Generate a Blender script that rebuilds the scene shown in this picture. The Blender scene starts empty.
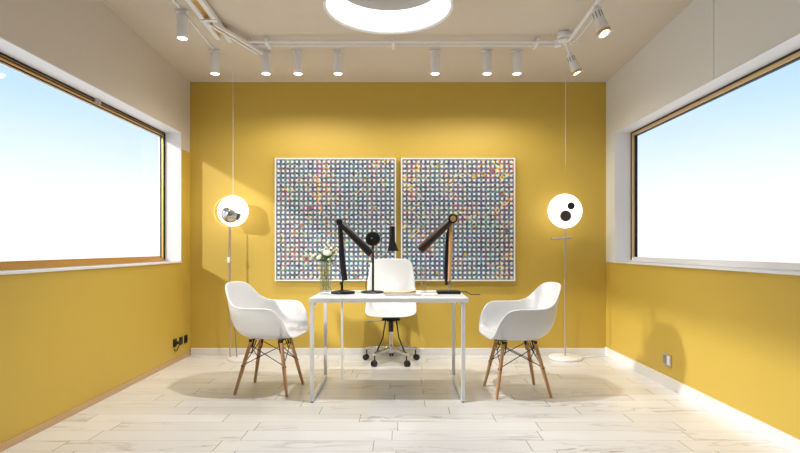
import bpy, bmesh, math, random
from mathutils import Vector, Matrix
PI = math.pi
C = bpy.context.scene.collection
rnd = random.Random(7)

# ------------------------------------------------------------------ materials
def pmat(name, col, rough=.5, metal=0.0, spec=.5, coat=0.0, trans=0.0, bump=0.0, bscale=60, var=0.04, emit=None, estr=0):
    m = bpy.data.materials.new(name); m.use_nodes = True
    nt = m.node_tree; b = nt.nodes['Principled BSDF']
    b.inputs['Roughness'].default_value = rough
    b.inputs['Metallic'].default_value = metal
    b.inputs['Specular IOR Level'].default_value = spec
    b.inputs['Coat Weight'].default_value = coat
    b.inputs['Coat Roughness'].default_value = .08
    b.inputs['Transmission Weight'].default_value = trans
    tc = nt.nodes.new('ShaderNodeTexCoord')
    nz = nt.nodes.new('ShaderNodeTexNoise'); nz.inputs['Scale'].default_value = bscale
    nz.inputs['Detail'].default_value = 3
    nt.links.new(tc.outputs['Object'], nz.inputs['Vector'])
    mx = nt.nodes.new('ShaderNodeMix'); mx.data_type = 'RGBA'
    mx.inputs[6].default_value = (*[max(0, c*(1-var)) for c in col], 1)
    mx.inputs[7].default_value = (*[min(1, c*(1+var)) for c in col], 1)
    nt.links.new(nz.outputs['Fac'], mx.inputs[0]); nt.links.new(mx.outputs[2], b.inputs['Base Color'])
    if bump:
        bp = nt.nodes.new('ShaderNodeBump'); bp.inputs['Strength'].default_value = bump
        bp.inputs['Distance'].default_value = .002
        nt.links.new(nz.outputs['Fac'], bp.inputs['Height']); nt.links.new(bp.outputs['Normal'], b.inputs['Normal'])
    if emit:
        b.inputs['Emission Color'].default_value = (*emit, 1); b.inputs['Emission Strength'].default_value = estr
    return m

def wood_mat(name, a, c, axis_scale=(30, 30, 3)):
    m = pmat(name, a, .42, coat=.15)
    nt = m.node_tree; b = nt.nodes['Principled BSDF']
    tc = nt.nodes.new('ShaderNodeTexCoord'); mp = nt.nodes.new('ShaderNodeMapping')
    mp.inputs['Scale'].default_value = axis_scale
    nz = nt.nodes.new('ShaderNodeTexNoise'); nz.inputs['Scale'].default_value = 2.5; nz.inputs['Detail'].default_value = 6
    mx = nt.nodes.new('ShaderNodeMix'); mx.data_type = 'RGBA'
    mx.inputs[6].default_value = (*a, 1); mx.inputs[7].default_value = (*c, 1)
    nt.links.new(tc.outputs['Object'], mp.inputs[0]); nt.links.new(mp.outputs[0], nz.inputs['Vector'])
    nt.links.new(nz.outputs['Fac'], mx.inputs[0]); nt.links.new(mx.outputs[2], b.inputs['Base Color'])
    return m

def glass_mat(name, tint=(1, 1, 1), ior=1.45, gain=1.0):
    m = bpy.data.materials.new(name); m.use_nodes = True
    nt = m.node_tree; nt.nodes.clear()
    o = nt.nodes.new('ShaderNodeOutputMaterial'); t = nt.nodes.new('ShaderNodeBsdfTransparent')
    g = nt.nodes.new('ShaderNodeBsdfGlossy'); g.inputs['Roughness'].default_value = .02
    t.inputs['Color'].default_value = (*tint, 1)
    f = nt.nodes.new('ShaderNodeLayerWeight'); f.inputs['Blend'].default_value = .5
    pw = nt.nodes.new('ShaderNodeMath'); pw.operation = 'POWER'; pw.inputs[1].default_value = 5
    nt.links.new(f.outputs['Facing'], pw.inputs[0])
    f0 = ((ior-1)/(ior+1))**2
    mm = nt.nodes.new('ShaderNodeMath'); mm.operation = 'MULTIPLY_ADD'; mm.inputs[1].default_value = (1-f0)*gain; mm.inputs[2].default_value = f0*gain; mm.use_clamp = True
    mx = nt.nodes.new('ShaderNodeMixShader')
    nt.links.new(pw.outputs[0], mm.inputs[0]); nt.links.new(mm.outputs[0], mx.inputs[0])
    nt.links.new(t.outputs[0], mx.inputs[1]); nt.links.new(g.outputs[0], mx.inputs[2])
    nt.links.new(mx.outputs[0], o.inputs[0])
    return m

M = {}
M['yellow'] = pmat('yellow_paint', (.61, .425, .07), .55, bump=.15, bscale=90, var=.02)
M['cream'] = pmat('cream_paint', (.72, .66, .59), .6, bump=.1, bscale=90, var=.015)
M['white_wall'] = pmat('white_wall_panel', (.84, .86, .88), .5, bump=.05, bscale=60, var=.012)
M['ceiling'] = pmat('ceiling_paint', (.72, .645, .555), .65, bump=.1, bscale=80, var=.015)
M['reveal'] = pmat('reveal_paint', (.86, .87, .90), .45, var=.01)
M['trim'] = pmat('white_trim', (.84, .83, .81), .4, var=.01)
M['oak_trim'] = wood_mat('oak_trim', (.62, .42, .22), (.50, .32, .16), (3, 1, 30))
M['gold'] = pmat('bronze_gold_frame', (.66, .38, .09), .35, metal=.55)
M['palegold'] = pmat('pale_brass_frame', (.78, .55, .27), .35, metal=.35)
M['black'] = pmat('black_rubber', (.012, .012, .014), .6)
M['pane'] = glass_mat('window_glass', (.985, .99, 1), 1.45, .45)
M['shell'] = pmat('white_shell_plastic', (.67, .68, .695), .30, spec=.5, var=.01)
M['beech'] = wood_mat('beech_wood', (.60, .33, .16), (.46, .23, .10))
M['wire'] = pmat('black_wire', (.012, .012, .013), .4, metal=.3)
M['desk'] = pmat('white_powdercoat', (.83, .84, .85), .3, coat=.2, var=.01)
M['lampblack'] = pmat('satin_black_metal', (.007, .007, .008), .38, metal=.0, spec=.35)
M['lampbrown'] = pmat('dark_bronze_metal', (.026, .012, .009), .34, metal=.2)
M['brass'] = pmat('brass', (.72, .47, .18), .3, metal=.8)
M['copperarm'] = pmat('tan_wooden_arm', (.62, .36, .15), .4, var=.08)
M['chrome'] = pmat('chrome', (.66, .66, .68), .14, metal=1)
M['alu'] = pmat('polished_aluminium', (.62, .62, .63), .25, metal=1)
M['fixture'] = pmat('white_fixture', (.90, .90, .92), .4, var=.01)
M['disc'] = pmat('glowing_opal', (.9, .9, .9), .3, emit=(1, .95, .84), estr=2.4)
M['lens'] = pmat('spot_lens', (.9, .9, .9), .3, emit=(1, .86, .62), estr=14)
M['ringlight'] = pmat('ring_diffuser', (.9, .9, .9), .4, emit=(1, .96, .88), estr=1.0)
M['plate'] = pmat('grey_plate', (.34, .33, .32), .6)
M['grey'] = pmat('grey_metal', (.30, .30, .32), .4, metal=.5)
M['speaker'] = pmat('dark_grey_mesh', (.05, .045, .045), .6, bump=.6, bscale=900)
M['pole'] = pmat('champagne_metal', (.62, .52, .45), .3, metal=.6)
M['cord'] = pmat('brown_cord', (.10, .06, .04), .6)
M['greycord'] = pmat('grey_fabric_cord', (.22, .20, .20), .6)
M['paper'] = pmat('white_paper', (.80, .79, .76), .6, var=.03)
M['beigepaper'] = pmat('beige_paper', (.66, .56, .42), .6, var=.12, bscale=14)
M['darkcover'] = pmat('dark_cover', (.05, .05, .06), .5)
M['vase'] = glass_mat('clear_glass', (.97, .98, .98), 1.5, 1.3)
M['water'] = glass_mat('water', (.98, .99, .98), 1.33, .5)
M['green'] = pmat('leaf_green', (.07, .16, .03), .5, var=.3, bscale=40)
M['stem'] = pmat('stem_green', (.22, .27, .06), .5, var=.2)
M['petal'] = pmat('white_petal', (.84, .82, .74), .55, var=.04)
M['yellowpetal'] = pmat('yellow_petal', (.85, .58, .10), .55, var=.1)
M['orangepetal'] = pmat('orange_petal', (.85, .36, .08), .55, var=.1)
M['palepetal'] = pmat('pale_sprig', (.75, .70, .52), .6, var=.1)
M['silver'] = pmat('silver_plate', (.55, .52, .50), .35, metal=.6)

def N(nt, t, **kw):
    n = nt.nodes.new(t)
    for k, v in kw.items(): setattr(n, k, v)
    return n
def mth(nt, op, a, b=None, clamp=False):
    n = nt.nodes.new('ShaderNodeMath'); n.operation = op; n.use_clamp = clamp
    for i, v in enumerate((a, b)):
        if v is None: continue
        if isinstance(v, (int, float)): n.inputs[i].default_value = v
        else: nt.links.new(v, n.inputs[i])
    return n.outputs[0]
def mixc(nt, f, a, b, blend='MIX'):
    n = nt.nodes.new('ShaderNodeMix'); n.data_type = 'RGBA'; n.blend_type = blend
    for i, v in ((0, f), (6, a), (7, b)):
        if isinstance(v, (int, float)): n.inputs[i].default_value = v
        elif isinstance(v, tuple): n.inputs[i].default_value = (*v, 1)
        else: nt.links.new(v, n.inputs[i])
    return n.outputs[2]

def floor_material():
    m = bpy.data.materials.new('pale_plank_floor'); m.use_nodes = True
    nt = m.node_tree; b = nt.nodes['Principled BSDF']
    tc = N(nt, 'ShaderNodeTexCoord'); sp = N(nt, 'ShaderNodeSeparateXYZ')
    nt.links.new(tc.outputs['Object'], sp.inputs[0])
    X, Y = sp.outputs[0], sp.outputs[1]
    W, L = .155, .86
    v = mth(nt, 'DIVIDE', Y, W); row = mth(nt, 'FLOOR', v); fv = mth(nt, 'FRACT', v)
    wn = N(nt, 'ShaderNodeTexWhiteNoise', noise_dimensions='1D'); nt.links.new(row, wn.inputs['W'])
    u = mth(nt, 'ADD', mth(nt, 'DIVIDE', X, L), mth(nt, 'MULTIPLY', wn.outputs['Value'], 7.3))
    col = mth(nt, 'FLOOR', u); fu = mth(nt, 'FRACT', u)
    cb = N(nt, 'ShaderNodeCombineXYZ'); nt.links.new(col, cb.inputs[0]); nt.links.new(row, cb.inputs[1])
    wn2 = N(nt, 'ShaderNodeTexWhiteNoise', noise_dimensions='2D'); nt.links.new(cb.outputs[0], wn2.inputs['Vector'])
    r = wn2.outputs['Value']
    s1 = mth(nt, 'LESS_THAN', fu, .0045); s2 = mth(nt, 'LESS_THAN', fv, .02)
    seam = mth(nt, 'MAXIMUM', s1, mth(nt, 'MULTIPLY', s2, .55))
    # veins
    cv = N(nt, 'ShaderNodeCombineXYZ')
    nt.links.new(mth(nt, 'ADD', mth(nt, 'MULTIPLY', X, .9), mth(nt, 'MULTIPLY', r, 31)), cv.inputs[0])
    nt.links.new(mth(nt, 'MULTIPLY', Y, 4.5), cv.inputs[1]); nt.links.new(mth(nt, 'MULTIPLY', r, 17), cv.inputs[2])
    n1 = N(nt, 'ShaderNodeTexNoise'); n1.inputs['Scale'].default_value = 1.6; n1.inputs['Detail'].default_value = 7
    n1.inputs['Roughness'].default_value = .6; n1.inputs['Distortion'].default_value = .8
    nt.links.new(cv.outputs[0], n1.inputs['Vector'])
    vein = mth(nt, 'SUBTRACT', 1.0, mth(nt, 'MULTIPLY', mth(nt, 'ABSOLUTE', mth(nt, 'SUBTRACT', n1.outputs['Fac'], .5)), 26), True)
    n2 = N(nt, 'ShaderNodeTexNoise'); n2.inputs['Scale'].default_value = 1.1; n2.inputs['Detail'].default_value = 2
    nt.links.new(cv.outputs[0], n2.inputs['Vector'])
    patch = mth(nt, 'MULTIPLY', mth(nt, 'SUBTRACT', n2.outputs['Fac'], .50), 5.0, True)
    vein = mth(nt, 'MULTIPLY', vein, patch)
    n3 = N(nt, 'ShaderNodeTexNoise'); n3.inputs['Scale'].default_value = 9; n3.inputs['Detail'].default_value = 5
    nt.links.new(cv.outputs[0], n3.inputs['Vector'])
    base = mixc(nt, r, (.87, .89, .92), (.80, .81, .83))
    base = mixc(nt, mth(nt, 'MULTIPLY', n3.outputs['Fac'], .25), base, (.60, .56, .50))
    base = mixc(nt, mth(nt, 'MULTIPLY', vein, .6), base, (.30, .20, .18))
    base = mixc(nt, mth(nt, 'MULTIPLY', seam, .85), base, (.16, .14, .12))
    nt.links.new(base, b.inputs['Base Color'])
    b.inputs['Roughness'].default_value = .2; b.inputs['Specular IOR Level'].default_value = .5
    nt.links.new(mth(nt, 'ADD', .14, mth(nt, 'MULTIPLY', n3.outputs['Fac'], .16)), b.inputs['Roughness'])
    bp = N(nt, 'ShaderNodeBump'); bp.inputs['Strength'].default_value = .25; bp.inputs['Distance'].default_value = .001
    nt.links.new(mth(nt, 'SUBTRACT', 1.0, seam), bp.inputs['Height']); nt.links.new(bp.outputs[0], b.inputs['Normal'])
    return m
M['floor'] = floor_material()

def art_material(name, sx, sz, seed):
    m = bpy.data.materials.new(name); m.use_nodes = True
    nt = m.node_tree; b = nt.nodes['Principled BSDF']
    tc = N(nt, 'ShaderNodeTexCoord'); sp = N(nt, 'ShaderNodeSeparateXYZ')
    nt.links.new(tc.outputs['Object'], sp.inputs[0])
    u = mth(nt, 'DIVIDE', sp.outputs[0], sx); v = mth(nt, 'DIVIDE', sp.outputs[2], sz)
    cu, cv = mth(nt, 'FLOOR', u), mth(nt, 'FLOOR', v)
    fx = mth(nt, 'ABSOLUTE', mth(nt, 'SUBTRACT', mth(nt, 'FRACT', u), .5))
    fz = mth(nt, 'ABSOLUTE', mth(nt, 'SUBTRACT', mth(nt, 'FRACT', v), .5))
    p4 = mth(nt, 'ADD', mth(nt, 'POWER', fx, 4.0), mth(nt, 'POWER', fz, 4.0))
    rad = mth(nt, 'POWER', p4, 1/4)
    dot = mth(nt, 'MULTIPLY', mth(nt, 'SUBTRACT', .295, rad), 12, True)
    tick = mth(nt, 'MULTIPLY', mth(nt, 'LESS_THAN', mth(nt, 'ABSOLUTE', mth(nt, 'SUBTRACT', fx, fz)), .045), mth(nt, 'GREATER_THAN', rad, .30))
    cell = N(nt, 'ShaderNodeCombineXYZ'); nt.links.new(cu, cell.inputs[0]); nt.links.new(cv, cell.inputs[1]); cell.inputs[2].default_value = seed
    w1 = N(nt, 'ShaderNodeTexWhiteNoise', noise_dimensions='3D'); nt.links.new(cell.outputs[0], w1.inputs['Vector'])
    # thread colours: fine noise chosen per half cell
    half = N(nt, 'ShaderNodeCombineXYZ')
    nt.links.new(mth(nt, 'FLOOR', mth(nt, 'MULTIPLY', u, 3)), half.inputs[0]); nt.links.new(mth(nt, 'FLOOR', mth(nt, 'MULTIPLY', v, 3)), half.inputs[1]); half.inputs[2].default_value = seed+3
    w2 = N(nt, 'ShaderNodeTexWhiteNoise', noise_dimensions='3D'); nt.links.new(half.outputs[0], w2.inputs['Vector'])
    rp = N(nt, 'ShaderNodeValToRGB'); rp.color_ramp.interpolation = 'CONSTANT'
    cols = [(0, (.04, .06, .20)), (.16, (.03, .18, .22)), (.34, (.10, .08, .20)), (.46, (.08, .16, .34)), (.58, (.03, .03, .05)), (.70, (.24, .27, .28)), (.82, (.12, .40, .40)), (.90, (.20, .12, .30)), (.96, (.24, .14, .08))]
    el = rp.color_ramp.elements
    el[0].position = 0; el[0].color = (*cols[0][1], 1); el[1].position = cols[1][0]; el[1].color = (*cols[1][1], 1)
    for p, c in cols[2:]:
        e = el.new(p); e.color = (*c, 1)
    nt.links.new(w2.outputs['Value'], rp.inputs[0])
    warm = N(nt, 'ShaderNodeValToRGB'); warm.color_ramp.interpolation = 'CONSTANT'
    wc = [(0, (.70, .25, .05)), (.35, (.80, .58, .05)), (.72, (.50, .06, .05)), (.90, (.55, .10, .30))]
    el = warm.color_ramp.elements
    el[0].color = (*wc[0][1], 1); el[1].position = wc[1][0]; el[1].color = (*wc[1][1], 1)
    for p, c in wc[2:]:
        e = el.new(p); e.color = (*c, 1)
    nt.links.new(w1.outputs['Value'], warm.inputs[0])
    nz = N(nt, 'ShaderNodeTexNoise'); nz.inputs['Scale'].default_value = .16; nz.inputs['Detail'].default_value = 2
    nt.links.new(cell.outputs[0], nz.inputs['Vector'])
    sepc = N(nt, 'ShaderNodeSeparateColor'); nt.links.new(w1.outputs['Color'], sepc.inputs[0])
    sepd = N(nt, 'ShaderNodeSeparateColor'); nt.links.new(w2.outputs['Color'], sepd.inputs[0])
    thr = mth(nt, 'ADD', mth(nt, 'MULTIPLY', nz.outputs['Fac'], 1.1), mth(nt, 'MULTIPLY', sepd.outputs[1], .75))
    isw = mth(nt, 'MULTIPLY', mth(nt, 'SUBTRACT', thr, 1.10), 4, True)
    line = mixc(nt, isw, rp.outputs[0], warm.outputs[0])
    cross = mth(nt, 'MULTIPLY', mth(nt, 'MULTIPLY', mth(nt, 'GREATER_THAN', fx, .36), mth(nt, 'GREATER_THAN', fz, .36)), .6)
    line = mixc(nt, cross, line, (.02, .02, .05))
    line = mixc(nt, mth(nt, 'MULTIPLY', tick, .22), line, (.70, .74, .76))
    tint = mixc(nt, .10, (.84, .90, .93), w1.outputs['Color'])
    hot = mth(nt, 'GREATER_THAN', sepc.outputs[1], .985)
    tint = mixc(nt, hot, tint, warm.outputs[0])
    nt.links.new(mixc(nt, dot, line, tint), b.inputs['Base Color'])
    b.inputs['Roughness'].default_value = .5
    bp = N(nt, 'ShaderNodeBump'); bp.inputs['Strength'].default_value = .4; bp.inputs['Distance'].default_value = .004
    nt.links.new(dot, bp.inputs['Height']); nt.links.new(bp.outputs[0], b.inputs['Normal'])
    return m

# ------------------------------------------------------------------ mesh helpers
def box(bm, x0, x1, y0, y1, z0, z1, mi=0, bev=0):
    vs = [bm.verts.new(p) for p in ((x0,y0,z0),(x1,y0,z0),(x1,y1,z0),(x0,y1,z0),(x0,y0,z1),(x1,y0,z1),(x1,y1,z1),(x0,y1,z1))]
    fs = [bm.faces.new([vs[i] for i in q]) for q in ((0,3,2,1),(4,5,6,7),(0,1,5,4),(1,2,6,5),(2,3,7,6),(3,0,4,7))]
    for f in fs: f.material_index = mi
    if bev:
        es = list({e for f in fs for e in f.edges})
        bmesh.ops.bevel(bm, geom=es, offset=bev, segments=2, profile=.6, affect='EDGES')
    return vs

def tube(bm, pts, r, seg=12, mi=0, caps=True, squash=None):
    pts = [Vector(p) for p in pts]; n = len(pts)
    rs = r if isinstance(r, (list, tuple)) else [r]*n
    rings = []; up = None
    for i, p in enumerate(pts):
        d = (pts[min(i+1, n-1)] - pts[max(i-1, 0)]).normalized()
        if up is None:
            up = Vector((0, 0, 1)) if abs(d.z) < .9 else Vector((0, 1, 0))
        a = d.cross(up).normalized(); bb = a.cross(d).normalized(); up = bb
        sa, sb = squash if squash else (1, 1)
        rings.append([bm.verts.new(p + a*math.cos(t)*rs[i]*sa + bb*math.sin(t)*rs[i]*sb) for t in [2*PI*k/seg for k in range(seg)]])
    for i in range(n-1):
        for k in range(seg):
            f = bm.faces.new((rings[i][k], rings[i][(k+1) % seg], rings[i+1][(k+1) % seg], rings[i+1][k])); f.material_index = mi
    if caps:
        bm.faces.new(rings[0][::-1]).material_index = mi; bm.faces.new(rings[-1]).material_index = mi

def lathe(bm, prof, c=(0, 0, 0), seg=32, axis='Z', mi=0, closed=False):
    c = Vector(c); rings = []
    for (r, h) in prof:
        ring = []
        for k in range(seg):
            t = 2*PI*k/seg; x, y = r*math.cos(t), r*math.sin(t)
            p = {'Z': (x, y, h), 'Y': (x, h, y), 'X': (h, x, y)}[axis]
            ring.append(bm.verts.new(c + Vector(p)))
        rings.append(ring)
    m = len(rings)
    for i in range(m if closed else m-1):
        A, B = rings[i], rings[(i+1) % m]
        for k in range(seg):
            bm.faces.new((A[k], A[(k+1) % seg], B[(k+1) % seg], B[k])).material_index = mi
    if not closed:
        if prof[0][0] > 1e-4: bm.faces.new(rings[0][::-1]).material_index = mi
        if prof[-1][0] > 1e-4: bm.faces.new(rings[-1]).material_index = mi
    bmesh.ops.remove_doubles(bm, verts=[v for rg in rings for v in rg], dist=1e-5)

def nb(): return bmesh.new()

def woff(o):
    v = Vector((0, 0, 0))
    while o: v = v + o.location; o = o.parent
    return v

def part(name, bm, mat, parent=None, smooth=True, origin=None, label=None):
    off = woff(parent) if parent else Vector((0, 0, 0))
    if origin is None:
        if parent: origin = off.copy()
        else: origin = Vector((0, 0, 0))
    origin = Vector(origin)
    bmesh.ops.translate(bm, verts=bm.verts, vec=-origin)
    bmesh.ops.recalc_face_normals(bm, faces=bm.faces)
    me = bpy.data.meshes.new(name); bm.to_mesh(me); bm.free()
    for mm in (mat if isinstance(mat, (list, tuple)) else [mat]): me.materials.append(mm)
    if smooth:
        for p in me.polygons: p.use_smooth = True
        try: me.set_sharp_from_angle(angle=math.radians(38))
        except Exception: pass
    o = bpy.data.objects.new(name, me); C.objects.link(o)
    if parent: o.parent = parent
    o.location = origin - off
    if label: o['label'] = label
    return o

def tag(o, label, cat, group=None):
    o['label'] = label; o['category'] = cat
    if group: o['group'] = group
    return o
def thing(name, loc, label, cat, group=None):
    o = bpy.data.objects.new(name, None); C.objects.link(o); o.location = loc; o.empty_display_size = .1
    return tag(o, label, cat, group)
def struct(name, bm, mat, smooth=False, parent=None):
    o = part(name, bm, mat, parent, smooth)
    if not parent: o['kind'] = 'structure'
    return o
def copy_tree(o, parent=None):
    c = o.copy(); C.objects.link(c)
    if parent: c.parent = parent
    for ch in list(o.children): copy_tree(ch, c)
    return c

# ------------------------------------------------------------------ room
XL, XR, YB, YF = -2.14, 2.10, 5.30, -1.60
T = .20
WZ0, WZ1, WY0, WY1 = .95, 2.22, .45, 5.08
def ceil(y): return 2.78 + .052*(YB - y)

bm = nb(); box(bm, XL-T, XR+T, YF-.1, YB+.1, -.08, 0); struct('floor', bm, M['floor'])
bm = nb()
vs = box(bm, XL-.02, XR+.02, YF-.02, YB+.02, 0, 1)
for v in bm.verts: v.co.z = ceil(v.co.y) + (.08 if v.co.z > .5 else 0)
struct('ceiling', bm, M['ceiling'])
bm = nb(); box(bm, XL-T, XR+T, YB, YB+.1, 0, 3.3); struct('wall_back', bm, M['yellow'])
bm = nb(); box(bm, XL-T, XR+T, YF-.1, YF, 0, 3.3); struct('wall_front', bm, M['cream'])

# left wall: yellow below, cream band above the window head
bm = nb(); x0, x1 = XL-T, XL; SP = 2.06
box(bm, x0, x1, YF, YB, 0, WZ0, 0)
box(bm, x0, x1, YF, WY0, WZ0, SP, 0); box(bm, x0, x1, YF, WY0, SP, WZ1, 1)
box(bm, x0, x1, WY1, YB, WZ0, SP, 0); box(bm, x0, x1, WY1, YB, SP, WZ1, 1)
box(bm, x0, x1, YF, YB, WZ1, 3.3, 1)
struct('wall_left', bm, [M['yellow'], M['cream']])
# right wall: yellow dado, white panels above with a vertical joint
bm = nb(); x0, x1 = XR, XR+T
box(bm, x0, x1, YF, YB, 0, WZ0, 0)
box(bm, x0, x1, YF, WY0, WZ0, WZ1, 1); box(bm, x0, x1, WY1, YB, WZ0, WZ1, 1)
J = 3.48
for a, b_ in ((YF, .9), (.906, J-.004), (J+.004, YB)):
    box(bm, x0, x1, a, b_, WZ1, 3.3, 1)
box(bm, x0+.012, x1, .8, YB, WZ1, 3.3, 1)
struct('wall_right', bm, [M['yellow'], M['white_wall']])

# window reveals, frames, panes
def window(n, side):
    xi = XL if side < 0 else XR                     # inner wall face
    xw = lambda d: xi + side*d                      # d metres into the wall
    def bx(bm, d0, d1, y0, y1, z0, z1, mi=0):
        a, b = sorted((xw(d0), xw(d1))); box(bm, a, b, y0, y1, z0, z1, mi)
    bm = nb()                                       # thin painted lining of the opening
    t = .006
    bx(bm, -.004, .19, WY0, WY1, WZ1-t, WZ1); bx(bm, -.004, .19, WY1-t, WY1, WZ0+.012, WZ1-t); bx(bm, -.004, .19, WY0, WY0+t, WZ0+.012, WZ1-t)
    struct('trim_%d' % n, bm, M['reveal'])
    fr = nb()
    def ring(bm, d0, d1, o, w, mi=0):
        y0, y1, z0, z1 = WY0+o, WY1-o, WZ0+o+.006, WZ1-o
        bx(bm, d0, d1, y0, y1, z1-w, z1, mi); bx(bm, d0, d1, y0, y1, z0, z0+w, 0 if side < 0 else 2)
        bx(bm, d0, d1, y0, y0+w, z0+w, z1-w, mi); bx(bm, d0, d1, y1-w, y1, z0+w, z1-w, mi)
    ring(fr, .150, .20, .006, .012, 1)
    ring(fr, .155, .20, .018, .024, 0 if side < 0 else 3)
    if side < 0: ring(fr, .152, .156, .025, .008, 1)
    ring(fr, .172, .20, .042, .005, 1)
    if side < 0: ring(fr, .180, .20, .047, .008, 2)
    w = struct('window_%d' % n, fr, [M['gold'], M['black'], M['reveal'], M['palegold']])
    g = nb(); bx(g, .186, .190, WY0+.05, WY1-.05, WZ0+.05, WZ1-.05)
    p = part('pane', g, M['pane'], w, False)
    s = nb(); bx(s, -.012, .20, WY0, WY1, WZ0-.004, WZ0+.010)
    part('window_sill', s, M['reveal'], w, False)
    if side < 0:
        l = nb()
        yy = 3.93
        bx(l, .138, .152, yy-.035, yy+.035, WZ1-.034, WZ1-.010); tube(l, [(xw(.130), yy, WZ1-.02), (xw(.130), yy, WZ1-.055)], .006, 8)
        part('window_latch', l, M['silver'], w)
    # light portal of the opening
    ld = bpy.data.lights.new('window_portal', 'AREA'); ld.shape = 'RECTANGLE'
    ld.size = WY1-WY0-.1; ld.size_y = WZ1-WZ0-.1
    lo = bpy.data.objects.new('window_portal', ld); C.objects.link(lo)
    lo.location = (xw(.22), (WY0+WY1)/2, (WZ0+WZ1)/2)
    lo.rotation_euler = Vector((-side, 0, 0)).to_track_quat('-Z', 'Y').to_euler()
    # track quat puts local X horizontally: swap if needed
    ld.cycles.is_portal = True
    return w
window(1, -1); window(2, 1)

# baseboards
bm = nb(); box(bm, XL+.012, XR-.014, YB-.014, YB, 0, .072, bev=.003); struct('baseboard_back', bm, M['trim'])
bm = nb(); box(bm, XR-.014, XR, YF, YB, 0, .085, bev=.003); struct('baseboard_right', bm, M['trim'])
bm = nb(); box(bm, XL, XL+.010, YF, YB, 0, .044, bev=.003); struct('baseboard_left', bm, M['oak_trim'])

# ------------------------------------------------------------------ wall art
def art(x0, x1, z0, z1, nc, nr, label, seed):
    yb, yf = YB-.018, YB-.055
    t = thing('framed_artwork', ((x0+x1)/2, YB-.018, z0), label, 'artwork', 'pair of framed grid artworks')
    f = nb(); w = .014
    box(f, x0, x1, yf, yb, z0, z0+w); box(f, x0, x1, yf, yb, z1-w, z1)
    box(f, x0, x0+w, yf, yb, z0+w, z1-w); box(f, x1-w, x1, yf, yb, z0+w, z1-w)
    part('frame', f, M['trim'], t, False)
    c = nb(); box(c, x0+w, x1-w, yf+.012, yb, z0+w, z1-w)
    part('artwork_panel', c, art_material('woven_grid_print', (x1-x0-2*w)/nc, (z1-z0-2*w)/nr, seed), t, False, origin=(x0+w, yf, z0+w))
    for x in (x0+.2, x1-.2):
        h = nb(); box(h, x-.02, x+.02, yb-.002, YB, z1-.12, z1-.08)
        part('wall_hanger', h, M['grey'], t, False)
art(-1.264, -.040, .756, 2.0, 26, 26, 'left-hand white-framed square panel of white dots on a coloured grid, behind the vase', 1)
art(.010, 1.163, .756, 2.0, 24, 26, 'right-hand white-framed panel of white dots on a coloured grid, nearer the two-hole lamp', 9)

# ------------------------------------------------------------------ desk
DX0, DX1, DY0, DY1, DZ = -.641, .486, 3.66, 4.36, .736
desk = thing('desk', (-.08, 4.0, 0), 'white rectangular desk on slim square-tube frames, in the middle of the room', 'desk')
bm = nb(); box(bm, DX0, DX1, DY0, DY1, DZ-.03, DZ, bev=.002); part('desktop', bm, M['desk'], desk, False)
h = .0135
for x in (-.622, .447):
    for y in (DY0+.018, DY1-.018):
        bm = nb(); box(bm, x-h, x+h, y-h, y+h, .006, DZ-.03, bev=.002); lg = part('leg', bm, M['desk'], desk, False)
        b2 = nb(); tube(b2, [(x, y, 0), (x, y, .007)], .011, 12); part('foot_pad', b2, M['black'], lg)
    bm = nb(); box(bm, x-h, x+h, DY0+.018+h, DY1-.018-h, .006, .033, bev=.002); part('floor_rail', bm, M['desk'], desk, False)
    bm = nb(); box(bm, x-h, x+h, DY0+.018+h, DY1-.018-h, DZ-.057, DZ-.03, bev=.002); part('top_rail', bm, M['desk'], desk, False)
bm = nb(); x, y = -.483, DY1-.02; box(bm, x-.010, x+.010, y-.010, y+.010, .004, DZ-.03, bev=.002); box(bm, x-.014, x+.014, y-.014, y+.014, 0, .005)
part('leg', bm, M['desk'], desk, False, label='thin extra support leg set in from the rear left corner')

# ------------------------------------------------------------------ moulded shells
def catmull(keys, n):
    out = []; m = len(keys)
    for i in range(n+1):
        s = i/n*(m-1); k = min(int(s), m-2); f = s-k
        P = [Vector(keys[max(0, k-1)]), Vector(keys[k]), Vector(keys[k+1]), Vector(keys[min(m-1, k+2)])]
        if k == 0: P[0] = Vector((keys[1][0], -keys[1][1], keys[1][2]))
        if k == m-2: P[3] = Vector((keys[m-2][0], -keys[m-2][1], keys[m-2][2]))
        out.append(.5*((2*P[1]) + (P[2]-P[0])*f + (2*P[0]-5*P[1]+4*P[2]-P[3])*f*f + (-P[0]+3*P[1]-3*P[2]+P[3])*f**3))
    return out

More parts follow.
